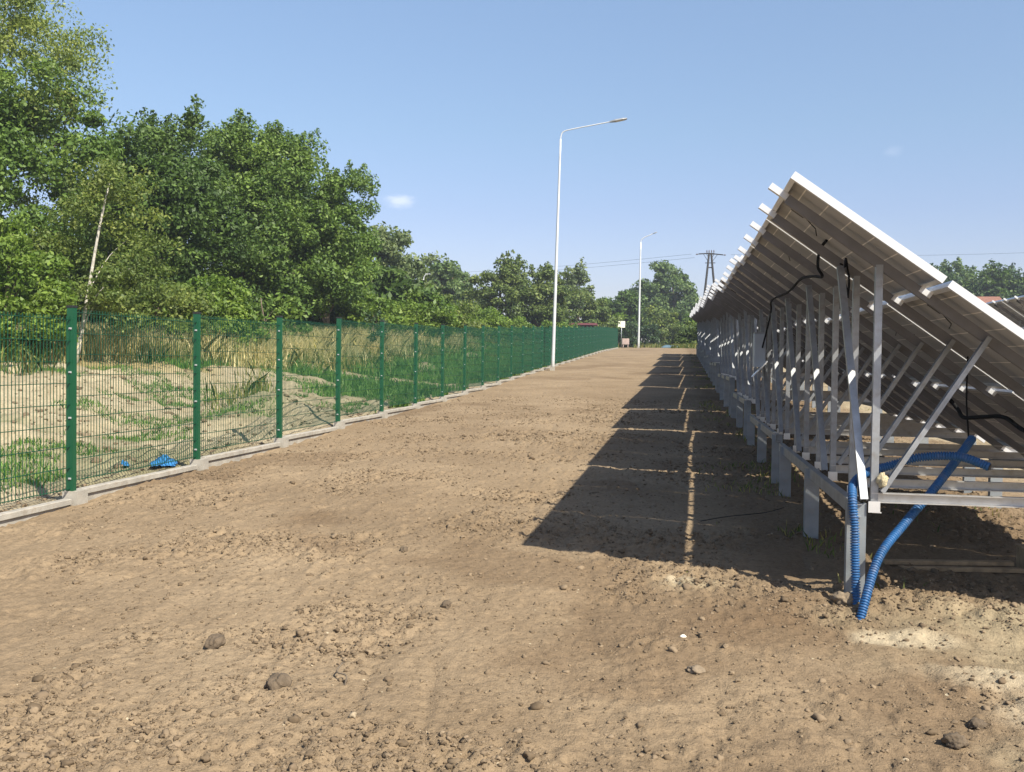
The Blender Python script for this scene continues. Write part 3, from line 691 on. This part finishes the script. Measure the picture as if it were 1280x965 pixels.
def tree(name, label, x, y, h, ell, ncl, per, crad, lsize, leaf, bark='bark', r=.16, lean=(0, 0), group='trees beyond the fence', droop=0., flat=.64, seed=1, cat='tree', trunk_top=.85, inner=.55, nlimb=10, spiky=0, extra=None):
    """ell: crown lobes (dx, dy, zc, rx, ry, rz) relative to the trunk foot"""
    rr = np.random.RandomState(seed * 7 + 3)
    zb = g1(x, y) - .05
    rt = empty(name, (x, y, zb), label, cat, group)
    vol = np.array([e[3] * e[4] * e[5] for e in ell]) ** .75; vol /= vol.sum()
    C = []
    for e, v in zip(ell, vol):
        k = max(3, int(round(ncl * v)))
        d = rr.normal(size=(k, 3)); d /= np.linalg.norm(d, axis=1)[:, None]
        q = inner + (1.04 - inner) * rr.rand(k) ** .7
        q = q * (1 + .28 * fbm(d[:, 0] * 2.2 + seed, d[:, 1] * 2.2 + d[:, 2] * 2.5, seed, 2))
        C.append(np.array(e[:3]) + d * q[:, None] * np.array(e[3:]))
    C = np.concatenate(C); C[:, 2] = np.maximum(C[:, 2], .25)
    rad = crad * rr.uniform(.40, 1.30, len(C))
    V = leaves_quads(C, rad, per, lsize, rr, droop, flat)
    if spiky:
        top = C[np.argsort(-C[:, 2])[:spiky]]
        for tp in top:
            m = 5; cc = tp + np.stack([rr.normal(0, .2, m) * crad, rr.normal(0, .2, m) * crad, np.linspace(.15, .95, m) * crad], 1)
            V = np.concatenate([V, leaves_quads(cc, np.linspace(.42, .2, m) * crad, max(8, per // 9), lsize * .85, rr, 0, 1.3)])
    V[:, 2] = np.maximum(V[:, 2], .02)
    F = np.arange(len(V)).reshape(-1, 4)
    obj('crown', mesh_np('crown', V, F, M[leaf]), rt)
    mb = MB(); tt = h * trunk_top
    P = [Vector((lean[0] * t + .12 * math.sin(4 * t + seed) * t, lean[1] * t + .1 * math.sin(5 * t + 2 * seed) * t, -.2 + (tt + .2) * t)) for t in np.linspace(0, 1, 9)]
    mb.tube(P, [r * (1 - .85 * t) + .012 for t in np.linspace(0, 1, 9)], 8)
    idx = rr.choice(len(C), min(nlimb, len(C)), replace=False)
    for k in idx:
        e = Vector(C[k]); t0 = float(np.clip((e.z / tt) * .6, .12, .9)); i = t0 * 8; a = P[int(i)].lerp(P[min(int(i) + 1, 8)], i - int(i))
        mid = a.lerp(e, .5) + Vector((0, 0, .12 * (e - a).length))
        rl = r * .42 * (1 - .6 * t0)
        mb.tube(smooth_path([a, mid, e], 4), list(np.linspace(rl, rl * .2, 9)), 5)
    obj('trunk', mb.mesh('trunk', M[bark], True), rt)
    return rt
T = tree
# --- left stand
T('birch_tree', 'tall birch with yellowish drooping upper crown at the left frame edge', -21.9, 27, 15.5, [(0,0,10.2,3.0,3.0,4.2),(1.6,-.3,8.8,1.9,2,2.6),(-.6,0,13.6,2.2,2.2,2.4),(.5,0,6.4,2.2,2,2)], 150, 420, .85, .052, 'leaf_birchtop', 'birch', .19, (.3,0), droop=.7, seed=1, nlimb=16)
T('broadleaf_tree', 'dark leafy tree below the yellowish birch at the left frame edge', -20.6, 25.5, 9.2, [(0,0,5.3,3.6,2.6,3.0),(1.7,.3,7.0,1.5,1.6,1.6),(-2,0,4,2.5,2,2.4)], 120, 420, .85, .068, 'leaf_mid', 'bark', .2, seed=2)
T('birch_tree', 'slender young birch with pale leaning trunk and thin olive crown in front of dark trees', -14.75, 21.5, 5.6, [(.5,.35,3.0,1.7,1.3,1.7),(.8,.2,4.3,1.0,.8,1.0),(1.6,.2,2.0,1.4,1.2,1.1),(-.7,.3,2.3,1.2,1.2,1.1)], 100, 190, .5, .045, 'leaf_birch', 'birch', .05, (.95,0), droop=.25, seed=3, trunk_top=.80, nlimb=4, inner=.25)
T('oak_tree', 'large dark oak with dense rounded crown, second mass behind the slender birch', -18.7, 33, 9.8, [(0,0,4.6,3.1,2.7,3.4),(.3,0,6.9,1.5,1.5,2.0),(1.2,-.5,3.1,2.5,2,2.4),(-1.4,0,4.9,1.8,2,2.4)], 150, 420, .85, .072, 'leaf_oak', 'bark', .24, seed=4, trunk_top=.6, spiky=10)
T('broadleaf_tree', 'mid green tree with pointed feathery top between the dark oak and the bright round tree', -17.8, 37, 9.9, [(0,0,4.9,1.9,2.0,3.4),(.4,0,7.6,1.3,1.3,1.6),(-1.1,0,7.2,1.1,1.1,1.7)], 120, 380, .75, .07, 'leaf_mid', 'bark', .18, trunk_top=.65, seed=5, spiky=16)
T('broadleaf_tree', 'tall fresh green tree with sunlit clumps, tallest of the stand toward the open sky', -16.6, 38.5, 9.4, [(0,0,5.0,1.9,2.0,3.6),(.4,0,7.4,1.3,1.3,1.7),(-.2,-.6,3.2,1.9,2,2.2)], 130, 380, .75, .074, 'leaf_mid', 'bark', .2, trunk_top=.65, seed=6, spiky=12)
T('broadleaf_tree', 'green tree ending the stand, its ragged crown edge against the open sky', -15.7, 41, 8.4, [(0,0,4.8,1.8,2.0,3.0),(.9,0,5.9,1.2,1.4,1.8),(.2,-.4,2.9,2.0,2,1.8)], 110, 360, .72, .074, 'leaf_mid', 'bark', .18, trunk_top=.65, seed=7, spiky=10)
T('broadleaf_tree', 'dark tree filling the gap behind the slender young birch', -19.5, 31, 8.0, [(0,0,4.4,2.6,2,3.2),(1.3,0,5.4,1.4,1.4,1.6)], 90, 320, .85, .08, 'leaf_oak', 'bark', .2, seed=8)
T('broadleaf_tree', 'shaded dark tree set behind the sunlit green stand', -19.5, 43, 9.2, [(0,0,4.8,3.2,2.4,3.6),(1.5,0,4.2,2.4,2.2,3.2)], 110, 260, .95, .10, 'leaf_dark', 'bark', .2, seed=9)
T('bush', 'bright green leafy bush behind the fence at the left frame edge', -15.4, 20.0, 3.6, [(0,0,1.7,1.5,1.3,1.6),(-.6,0,2.6,1.0,1,1.0),(.5,-.3,.8,1.0,1,.8)], 70, 230, .5, .055, 'leaf_bright', 'bark', .06, group='bushes beyond the fence', seed=10, cat='bush', nlimb=8)
T('bush', 'yellow green low bush at the foot of the slender young birch', -14.6, 25, 2.6, [(0,0,1.2,1.3,1,1.1)], 40, 220, .5, .055, 'leaf_birch', 'bark', .05, group='bushes beyond the fence', seed=11, cat='bush', nlimb=6)
T('bush', 'leafy green bush with long leaves in front of the dark oak', -14.4, 27.5, 2.6, [(0,0,1.3,1.4,1.1,1.0),(.9,0,.9,1.0,1,.8)], 52, 200, .5, .07, 'leaf_bright', 'bark', .05, group='bushes beyond the fence', seed=12, cat='bush', nlimb=6)
T('bush', 'small bush at the foot of the pointed feathery tree', -15.0, 33, 2.2, [(0,0,1.0,1.6,1.1,1.0)], 36, 110, .55, .09, 'leaf_mid', 'bark', .05, group='bushes beyond the fence', seed=13, cat='bush', nlimb=6)
T('sapling', 'small dark sapling standing alone in the dry grass behind the fence', -11.6, 35.5, 2.1, [(0,0,1.35,.4,.4,.65)], 16, 60, .25, .055, 'leaf_dark', 'bark', .025, group=None, seed=14, cat='sapling', nlimb=5)
for i, (x, y, lab) in enumerate([(-27.5, 34, 'shadowy undergrowth thicket behind the yellowish birch'), (-23.0, 33, 'shadowy undergrowth thicket behind the leftmost bright bush'), (-23.5, 42, 'shadowy undergrowth thicket deep behind the slender birch'), (-19.0, 47, 'shadowy undergrowth thicket behind the dark oak'), (-16.2, 49, 'shadowy undergrowth thicket behind the ragged end tree')]):
    T('thicket', lab, x, y, 4.4, [(0,0,2.0,3.4,1.6,2.2),(1.5,0,1.6,2.6,1.4,1.8)], 90, 120, .9, .15, 'leaf_oak', 'bark', .08, group='thickets beyond the fence', seed=90 + i, cat='thicket', nlimb=6)
# --- shrub band
for i, (x, y, w, hh, lab) in enumerate([(-15.4, 44, 2.0, 3.0, 'light green willow shrub at the foot of the ragged end tree'),
        (-14.0, 48, 2.3, 3.0, 'light green willow shrub, second one past the ragged end tree'),
        (-14.5, 54, 2.6, 3.0, 'light green willow shrub below the grey tall poplar'),
        (-14.0, 60, 2.8, 2.7, 'light green willow shrub below the small old lamp'),
        (-14.5, 67, 2.8, 2.3, 'low yellow green shrub below the rounded willow crowns')]):
    T('willow_shrub', lab, x, y, hh, [(0,0,hh*.42,w,1.8,hh*.44),(w*.5,0,hh*.36,w*.7,1.5,hh*.36)], 66, 170, .6, .08, 'leaf_bright' if i != 2 else 'leaf_birch', 'bark', .06, group='willow shrubs beyond the fence', seed=20 + i, cat='shrub', nlimb=8)
# --- middle distance
T('poplar_tree', 'grey green open-crowned tree right behind the ragged end of the stand', -20.2, 63, 8.2, [(0,0,5.0,2.6,2.2,2.7),(-.4,0,6.4,1.6,1.6,1.5),(1.8,0,3.6,1.8,1.6,2)], 80, 150, .9, .15, 'leaf_grey', 'bark', .2, seed=30, inner=.4)
T('willow_tree', 'rounded grey green willow, the left one of the pair beyond the shrubs', -25.5, 92, 8.4, [(0,0,4.3,4.2,3,3.8),(2.6,0,3.8,2.6,2.4,3.4)], 110, 140, 1.15, .19, 'leaf_grey', 'bark', .25, seed=31)
T('willow_tree', 'rounded grey green willow, the one nearer the gap of open sky', -21.6, 90, 6.9, [(0,0,3.4,2.4,2.2,3.2),(-1.2,0,4.4,2,2,2.4)], 80, 140, 1.0, .19, 'leaf_far', 'bark', .22, seed=32)
T('broadleaf_tree', 'bushy olive green tree with pointed tips, left of the tall lamp pole', -14.7, 78, 6.7, [(0,0,3.0,2.6,2.2,2.6),(1.0,0,4.6,1.3,1.3,1.7),(-1.4,0,2.0,1.4,1.4,1.7)], 100, 200, .8, .125, 'leaf_olive', 'bark', .2, seed=33, spiky=10)
T('broadleaf_tree', 'olive green bushy tree directly behind the tall lamp pole', -12.0, 80, 6.2, [(0,0,3.0,2.4,2.2,2.6),(.9,0,4.0,1.6,1.5,1.9)], 90, 200, .8, .125, 'leaf_olive', 'bark', .2, seed=34, spiky=6)
T('broadleaf_tree', 'thin half-bare tree with pale upright twigs, rising behind the olive bushes', -11.8, 96, 8.2, [(0,0,5.4,2.6,2,2.1),(1.6,0,5.6,1.5,1.5,1.8)], 75, 55, .7, .15, 'leaf_grey', 'bark', .2, seed=35, nlimb=44, inner=.3, spiky=22)
T('broadleaf_tree', 'soft olive willow between the half-bare tree and the distant lamp', -9.9, 93, 5.6, [(0,0,2.8,2.6,2.2,2.5),(1.7,0,2.3,1.8,1.6,2)], 90, 200, .9, .135, 'leaf_olive', 'bark', .2, seed=36)
T('broadleaf_tree', 'fresh green tree between the soft olive willow and the small dark tree', -9.3, 113, 5.8, [(0,0,3.0,2.2,2,2.6),(1.6,0,2.4,1.8,1.6,2.2),(-1.8,0,2.6,1.8,1.6,2.4)], 80, 190, .9, .15, 'leaf_mid', 'bark', .2, seed=77)
T('oak_tree', 'small dark green tree just left of the distant street lamp', -6.6, 112, 6.6, [(0,0,4.2,2.0,1.8,1.9),(1.5,0,3.4,1.5,1.5,2.2),(-1.4,0,3,1.4,1.4,2)], 70, 130, .9, .19, 'leaf_oak', 'bark', .2, seed=37)
T('willow_tree', 'big pale rounded willow between the distant lamp and the power pole', -1.2, 132, 11.6, [(-.6,0,6.2,3.7,3.2,4.8),(-2.8,0,5.0,2.6,2.4,4),(1.2,0,4.4,2.2,2.2,3.6)], 170, 210, 1.35, .20, 'leaf_far', 'bark', .3, seed=38)
T('bush', 'bright yellow green bush at the end of the fence', -6.6, 103, 3.4, [(0,0,1.9,2.0,1.3,1.5),(-1.3,0,1.6,1.3,1.2,1.2)], 46, 110, .7, .15, 'leaf_bright', 'bark', .07, group='bushes at the far end', seed=39, cat='bush')
T('bush', 'flowering yellow green bush right of the distant street lamp', -2.2, 108, 4.3, [(0,0,2.5,2.2,1.5,1.7),(1.7,0,2.2,1.6,1.3,1.5)], 50, 110, .75, .16, 'leaf_birch', 'bark', .07, group='bushes at the far end', seed=40, cat='bush')
T('bush', 'green bush between the distant hedge and the power pole', 1.6, 110, 4.0, [(0,0,2.2,2.2,1.5,1.7)], 46, 110, .75, .16, 'leaf_mid', 'bark', .07, group='bushes at the far end', seed=41, cat='bush')
T('bush', 'low bright shrub behind the fence near the tall lamp pole', -10.5, 72, 2.0, [(0,0,1.0,2.4,1.4,1.0),(-3,0,.9,2,1.4,.9)], 60, 110, .6, .13, 'leaf_bright', 'bark', .05, group='bushes at the far end', seed=42, cat='bush')
T('bush', 'low green shrub behind the dense far part of the fence', -11.6, 86, 2.3, [(0,0,1.2,1.8,1.4,1.0),(1.2,0,1.0,1.2,1.2,.9)], 50, 110, .6, .13, 'leaf_mid', 'bark', .05, group='bushes at the far end', seed=43, cat='bush')
# hedge
def hedge(label, x0, x1, y, h, leaf, seed):
    rr = np.random.RandomState(seed); n = int((x1 - x0) * 22)
    zb = g1((x0 + x1) / 2, y)
    C = np.stack([rr.uniform(x0, x1, n), y + rr.uniform(-.7, .7, n), rr.uniform(.2, h - .2, n) ], 1)
    C[:, 2] *= 1 + .14 * fbm(C[:, 0] / 1.1, C[:, 0] * 0, seed, 2)
    C[:, 0] -= (x0 + x1) / 2; C[:, 1] -= y
    V = leaves_quads(C, np.full(n, .42), 60, .11, rr)
    V[:, 2] = np.maximum(V[:, 2], 0)
    rt = empty('hedge', ((x0 + x1) / 2, y, zb), label, 'hedge', 'hedges at the far end')
    obj('foliage', mesh_np('foliage', V, np.arange(len(V)).reshape(-1, 4), M[leaf]), rt)
    mb = MB()
    for k in range(int((x1 - x0) / .8)):
        xx = x0 + .4 + k * .8 - (x0 + x1) / 2; mb.tube([(xx,0,-.1),(xx+.1,.05,h*.5),(xx-.05,0,h*.85)], [.035,.025,.01], 5)
    obj('stem', mb.mesh('stem', M['bark']), rt)
hedge('dark clipped hedge closing the soil strip, around the distant street lamp', -6.2, -2.2, 101, 2.6, 'leaf_dark', 51)
hedge('olive hedge closing the soil strip beside the solar row', -2.2, 3.2, 102.5, 2.5, 'leaf_olive', 52)
# far right wood: individual trees
labs = ['dark green tree in the far wood, nearest to the sloping white panel edge', 'dark tree left of the red roof in the far wood', 'green tree directly behind the red roof', 'dark tree right behind the red roof gable',
        'green tree of the far wood standing right of the red roof', 'last dark tree of the far wood at the frame edge', 'bright green bush below the far wood at the frame edge', 'tall pale green tree farthest back in the far wood, over the red roof', 'tree of the far wood beyond the frame edge']
for i, (x, y, hh, w, lf) in enumerate([(29.5,122,9.6,2.6,'leaf_dark'),(32.5,124,9.6,2.6,'leaf_far'),(35.5,121,9.4,2.5,'leaf_oak'),(38.0,123,9.6,2.6,'leaf_dark'),(40.6,121,9.2,2.5,'leaf_far'),(43.5,122,9.2,2.6,'leaf_oak'),(33.8,98,5.2,2.6,'leaf_bright'),(34.2,127,10.0,3.0,'leaf_far'),(47,124,9.0,3,'leaf_dark')]):
    T('broadleaf_tree' if i != 6 else 'bush', labs[i], x, y, hh, [(0,0,hh*.55,w,2.2,hh*.46),(.8,0,hh*.75,w*.6,1.5,hh*.25)], 80, 110, 1.0, .2, lf, 'bark', .2, group='trees of the far wood', seed=60 + i, spiky=3, cat='tree' if i != 6 else 'bush')

# ------------------------------------------------------------------ far buildings and odds
def house(x, y, w, d, hw, hr, label, name, wall, roof):
    rt = empty(name, (x, y, g1(x, y)), label, 'house' if name == 'house' else 'shed')
    mb = MB(); mb.box(-w/2, w/2, -d/2, d/2, -.3, hw); obj('wall', mb.mesh('wall', M[wall]), rt)
    mb = MB(); e = .3
    vs = [(-w/2-e,-d/2-e,hw+.004),(w/2+e,-d/2-e,hw+.004),(w/2+e,d/2+e,hw+.004),(-w/2-e,d/2+e,hw+.004),(-w/2-e,0,hw+hr),(w/2+e,0,hw+hr)]
    mb.add(vs, [(0,1,5,4),(2,3,4,5),(0,4,3),(1,2,5),(0,3,2,1)]); obj('roof', mb.mesh('roof', M[roof]), rt)
    mb = MB(); mb.box(-.45,.45,-d/2-.03,-d/2-.004,hw-1.5,hw-.4); wn = obj('window', mb.mesh('window', M['cell']), rt)
    return rt
house(34.3, 118, 2.4, 4, 5.0, 1.0, 'red roofed house half hidden in the far wood', 'house', 'wallcream', 'roofred')
house(-8.85, 88, 1.9, 1.6, 2.05, .22, 'low maroon shed roof showing above the far fence', 'shed', 'maroon', 'maroon')
sg = empty('sign', (-5.95, 97.5, g1(-5.95, 97.5)), 'small blank white sign on a post at the end of the fence', 'sign')
mb = MB(); mb.tube([(0,.05,-.2),(0,.05,2.7)], .035, 8); obj('pole', mb.mesh('pole', M['galv'], True), sg)
mb = MB(); mb.box(-.36,.36,-.02,.0,2.02,2.68); bevel(obj('sign_plate', mb.mesh('sign_plate', M['signwhite']), sg), .01)
mb = MB(); mb.box(-.36,.36,-.05,.05,0,.62); mb.box(-.28,-.2,-.03,.03,-.3,0); mb.box(.2,.28,-.03,.03,-.3,0); o = bevel(obj('board', mb.mesh('board', M['pink']), loc=(-5.6, 99.0, g1(-5.6, 99) + .3)), .03)
tag(o, 'low pale pink board standing by the end of the fence', 'board')
n = 24; u, v = np.meshgrid(np.linspace(-1,1,n), np.linspace(-1,1,n)); hh = (1 - u**4) * (1 - v**4) * .28 * (1 + .5 * fbm(u*2, v*2, 9, 2))
i = np.arange(n*n).reshape(n,n)
tag(obj('tarpaulin', mesh_np('tarpaulin', np.stack([u*1.0, v*.7, hh], -1).reshape(-1,3), np.stack([i[:-1,:-1],i[:-1,1:],i[1:,1:],i[1:,:-1]],-1).reshape(-1,4), M['tarp'], True), loc=(-1.0, 99.3, g1(-1,99.3) + .02)), 'low blue tarpaulin heap in front of the olive hedge', 'tarpaulin')

# ------------------------------------------------------------------ grass (uncountable)
def blades(name, x, y, hgt, wid, mat, lean=.35, seed=0):
    rr = np.random.RandomState(seed); n = len(x)
    z = gz(x, y) + field_detail(x, y) - .02
    an = rr.rand(n) * 6.28; dx, dy = np.cos(an), np.sin(an)
    la = rr.rand(n) * 6.28; ll = rr.rand(n) * lean * hgt
    lx, ly = np.cos(la) * ll, np.sin(la) * ll
    w = wid * rr.uniform(.6, 1.3, n)
    b = np.stack([x, y, z], 1); s_ = np.stack([dx * w, dy * w, 0 * w], 1)
    mid = b + np.stack([lx * .35, ly * .35, hgt * .6], 1); top = b + np.stack([lx, ly, hgt], 1)
    V = np.stack([b - s_, b + s_, mid + s_ * .8, top, mid - s_ * .8], 1).reshape(-1, 3)
    F = np.arange(len(V)).reshape(-1, 5)
    tag(obj(name, mesh_np(name, V, F, M[mat])), kind='stuff')
def mound_mask(x, y):
    m = np.zeros_like(x)
    for mx, my, rx, ry, h in MOUNDS[:3]: m = np.maximum(m, np.exp(-(((x - mx) / rx) ** 2 + ((y - my) / ry) ** 2) * 2.6))
    return m
n = 260000
y = rs.uniform(17, 98, n) ; y = 17 + (y - 17) * rs.rand(n) ** .35 if False else 17 + 81 * rs.rand(n) ** 1.35
x = -6.3 - rs.rand(n) ** 1.1 * 16
n2 = fbm(x / 2.7, y / 2.7, 111, 4)
edge = (y - 26 + n2 * 14 + (x + 12) * .1)
k = (rs.rand(n) < sst(edge / 4 + .15) * (1 - mound_mask(x, y)))
blades('green_grass', x[k], y[k], (.10 + .22 * rs.rand(k.sum())) * (.7 + .6 * sst((y[k] - 20) / 15)), .010 + .00028 * y[k], 'blade_green', .6, 5)
n = 420000
y = 18 + 80 * rs.rand(n) ** 1.2; x = -9.5 - rs.rand(n) * 26
n2 = fbm(x / 3.1, y / 3.1, 211, 4)
k = rs.rand(n) < sst((-x - 11.3 - .02 * (y - 30) + n2 * 3.5) / 2.5) * sst((y - 19.5 + n2 * 5) / 2.5)
blades('dry_grass', x[k], y[k], .28 + .66 * rs.rand(k.sum()), .0055 + .0002 * y[k], 'blade_dry', .95, 6)
n = 190000
y = 18 + 80 * rs.rand(n) ** 1.2; x = -8.5 - rs.rand(n) * 24
n2 = fbm(x / 2.3, y / 3.5, 611, 4)
k = rs.rand(n) < sst((-x - 9.5 - .02 * (y - 30) + n2 * 5) / 2.5) * sst((y - 19.0 + n2 * 5) / 2.5) * sst(.35 + n2 * 2.2)
blades('mixed_meadow_grass', x[k], y[k], .15 + .5 * rs.rand(k.sum()), .006 + .00022 * y[k], 'blade_mix', .95, 16)
n = 200000
y = 8.5 + 20 * rs.rand(n); x = -6.6 - rs.rand(n) * 14
n2 = fbm(x / 1.1, y / 1.1, 311, 4)
k = (fbm(x / 2.2, y / 1.0, 321, 3) + .3 * n2 > .15) & (x < -7.0)
blades('weedy_tufts', x[k], y[k], .03 + .10 * rs.rand(k.sum()), .006, 'blade_green', .8, 7)
# weeds at the piles, behind the row and along the kerb
n = 14000
y = 6.5 + 62 * rs.rand(n) ** 1.2; x = np.where(rs.rand(n) < .55, .95 + .28 * rs.normal(size=n), rs.uniform(1.4, 6, n))
k = fbm(x / .6, y / .9, 411, 3) > .17
blades('pile_weeds', x[k], y[k], .03 + .08 * rs.rand(k.sum()), .006, 'blade_mix', .9, 8)
n = 26000
y = 95 + 22 * rs.rand(n); x = rs.uniform(-9, 9, n)
k = fbm(x / 1.4, y / 1.4, 511, 3) > -.05 - .1 * (y > 99)
k &= y > 96.5 + 1.5 * (x < -1)
blades('far_verge', x[k], y[k], .2 + .35 * rs.rand(k.sum()), .035, 'blade_mix', .7, 9)

# ------------------------------------------------------------------ air
hm = bpy.data.materials.new('haze'); hm.use_nodes = True; hm.node_tree.nodes.clear()
ho = hm.node_tree.nodes.new('ShaderNodeOutputMaterial'); hv = hm.node_tree.nodes.new('ShaderNodeVolumePrincipled')
hv.inputs['Color'].default_value = (.80,.88,1.0,1); hv.inputs['Density'].default_value = .0007; hv.inputs['Anisotropy'].default_value = .2
hm.node_tree.links.new(hv.outputs[0], ho.inputs['Volume'])
mb = MB(); mb.box(-275, 275, -50, 350, -3, 21); tag(obj('haze', mb.mesh('haze', hm)), kind='stuff')

# ------------------------------------------------------------------ world, sun, camera
SUN = Vector((.722, -.660, 1.0)).normalized()
el = math.asin(SUN.z); rot = math.atan2(SUN.x, SUN.y)
w = bpy.data.worlds.new('World'); SC.world = w; w.use_nodes = True
nt = w.node_tree; nt.nodes.clear()
out = N(nt, 'ShaderNodeOutputWorld'); bg = N(nt, 'ShaderNodeBackground')
sky = N(nt, 'ShaderNodeTexSky', sky_type='NISHITA', sun_disc=False, sun_elevation=el, sun_rotation=rot)
sky.air_density = 1.0; sky.dust_density = 1.0; sky.ozone_density = 1.6; sky.altitude = 50
# three faint wisps of cloud at fixed places in the sky
tc = N(nt, 'ShaderNodeTexCoord')
nz = N(nt, 'ShaderNodeTexNoise', i_Scale=38., i_Detail=5.); mp = N(nt, 'ShaderNodeMapping'); mp.inputs['Scale'].default_value = (1,1,2.2)
nt.links.new(tc.outputs['Generated'], mp.inputs['Vector']); nt.links.new(mp.outputs[0], nz.inputs['Vector'])
sz_ = N(nt, 'ShaderNodeSeparateXYZ'); nt.links.new(tc.outputs['Generated'], sz_.inputs[0])
hr = ramp(nt, [(.06, (.79,.70,.80)), (.15, (.82,.755,.83)), (.23, (.90,.875,.875)), (.36, (1.05,1.025,1))]); nt.links.new(sz_.outputs[2], hr.inputs[0])
col = mixc(nt, 1., sky.outputs[0], hr.outputs[0], 'MULTIPLY')
for d, sz, st in CLOUDS if 'CLOUDS' in globals() else [((-.286,.9447,.1603), .017, .42), ((-.1799,.9782,.1041), .012, .18), ((.1933,.9602,.2017), .012, .09)]:
    sb = N(nt, 'ShaderNodeVectorMath', operation='SUBTRACT'); nt.links.new(tc.outputs['Generated'], sb.inputs[0]); sb.inputs[1].default_value = d
    sc_ = N(nt, 'ShaderNodeVectorMath', operation='MULTIPLY'); nt.links.new(sb.outputs[0], sc_.inputs[0]); sc_.inputs[1].default_value = (1 / sz, 1 / sz, 2.1 / sz)
    ln = N(nt, 'ShaderNodeVectorMath', operation='LENGTH'); nt.links.new(sc_.outputs[0], ln.inputs[0])
    ad = N(nt, 'ShaderNodeMath', operation='MULTIPLY_ADD'); nt.links.new(nz.outputs[0], ad.inputs[0]); ad.inputs[1].default_value = 2.2; 
    s1 = N(nt, 'ShaderNodeMath', operation='MULTIPLY'); nt.links.new(ln.outputs['Value'], s1.inputs[0]); s1.inputs[1].default_value = -.9
    nt.links.new(s1.outputs[0], ad.inputs[2])
    rg = N(nt, 'ShaderNodeMapRange'); rg.inputs['From Min'].default_value = .1; rg.inputs['From Max'].default_value = 1.15; rg.inputs['To Max'].default_value = st
    rg.interpolation_type = 'SMOOTHSTEP'; nt.links.new(ad.outputs[0], rg.inputs['Value'])
    col = mixc(nt, rg.outputs[0], col, (6.6, 6.7, 7.4))
nt.links.new(col, bg.inputs[0]); bg.inputs[1].default_value = .10
nt.links.new(bg.outputs[0], out.inputs[0])
sl = bpy.data.lights.new('sun', 'SUN'); sl.energy = 5.0; sl.angle = R(.5); sl.color = (1.0, .935, .80)
so = bpy.data.objects.new('sun', sl); COL.objects.link(so); so.location = (20, -20, 40)
so.rotation_euler = (-SUN).to_track_quat('-Z', 'Y').to_euler()

yaw, pitch, roll, ch = .1736, .0262, .0124, 1.691
fw = Vector((-math.sin(yaw) * math.cos(pitch), math.cos(yaw) * math.cos(pitch), -math.sin(pitch)))
r0 = Vector((math.cos(yaw), math.sin(yaw), 0)); u0 = r0.cross(fw)
rv = r0 * math.cos(roll) + u0 * math.sin(roll); uv = -r0 * math.sin(roll) + u0 * math.cos(roll)
cam = bpy.data.cameras.new('camera'); cam.lens = 36 * 1200 / 1280; cam.sensor_width = 36; cam.clip_end = 3000; cam.clip_start = .05
co = bpy.data.objects.new('camera', cam); COL.objects.link(co)
m = Matrix((rv, uv, -fw)).transposed().to_4x4(); m.translation = (0, 0, ch); co.matrix_world = m
SC.camera = co
vs = SC.view_settings; vs.view_transform = 'Standard'; vs.look = 'None'; vs.exposure = 0.92; vs.gamma = 1.0
SC.cycles.max_bounces = 8; SC.cycles.transparent_max_bounces = 8
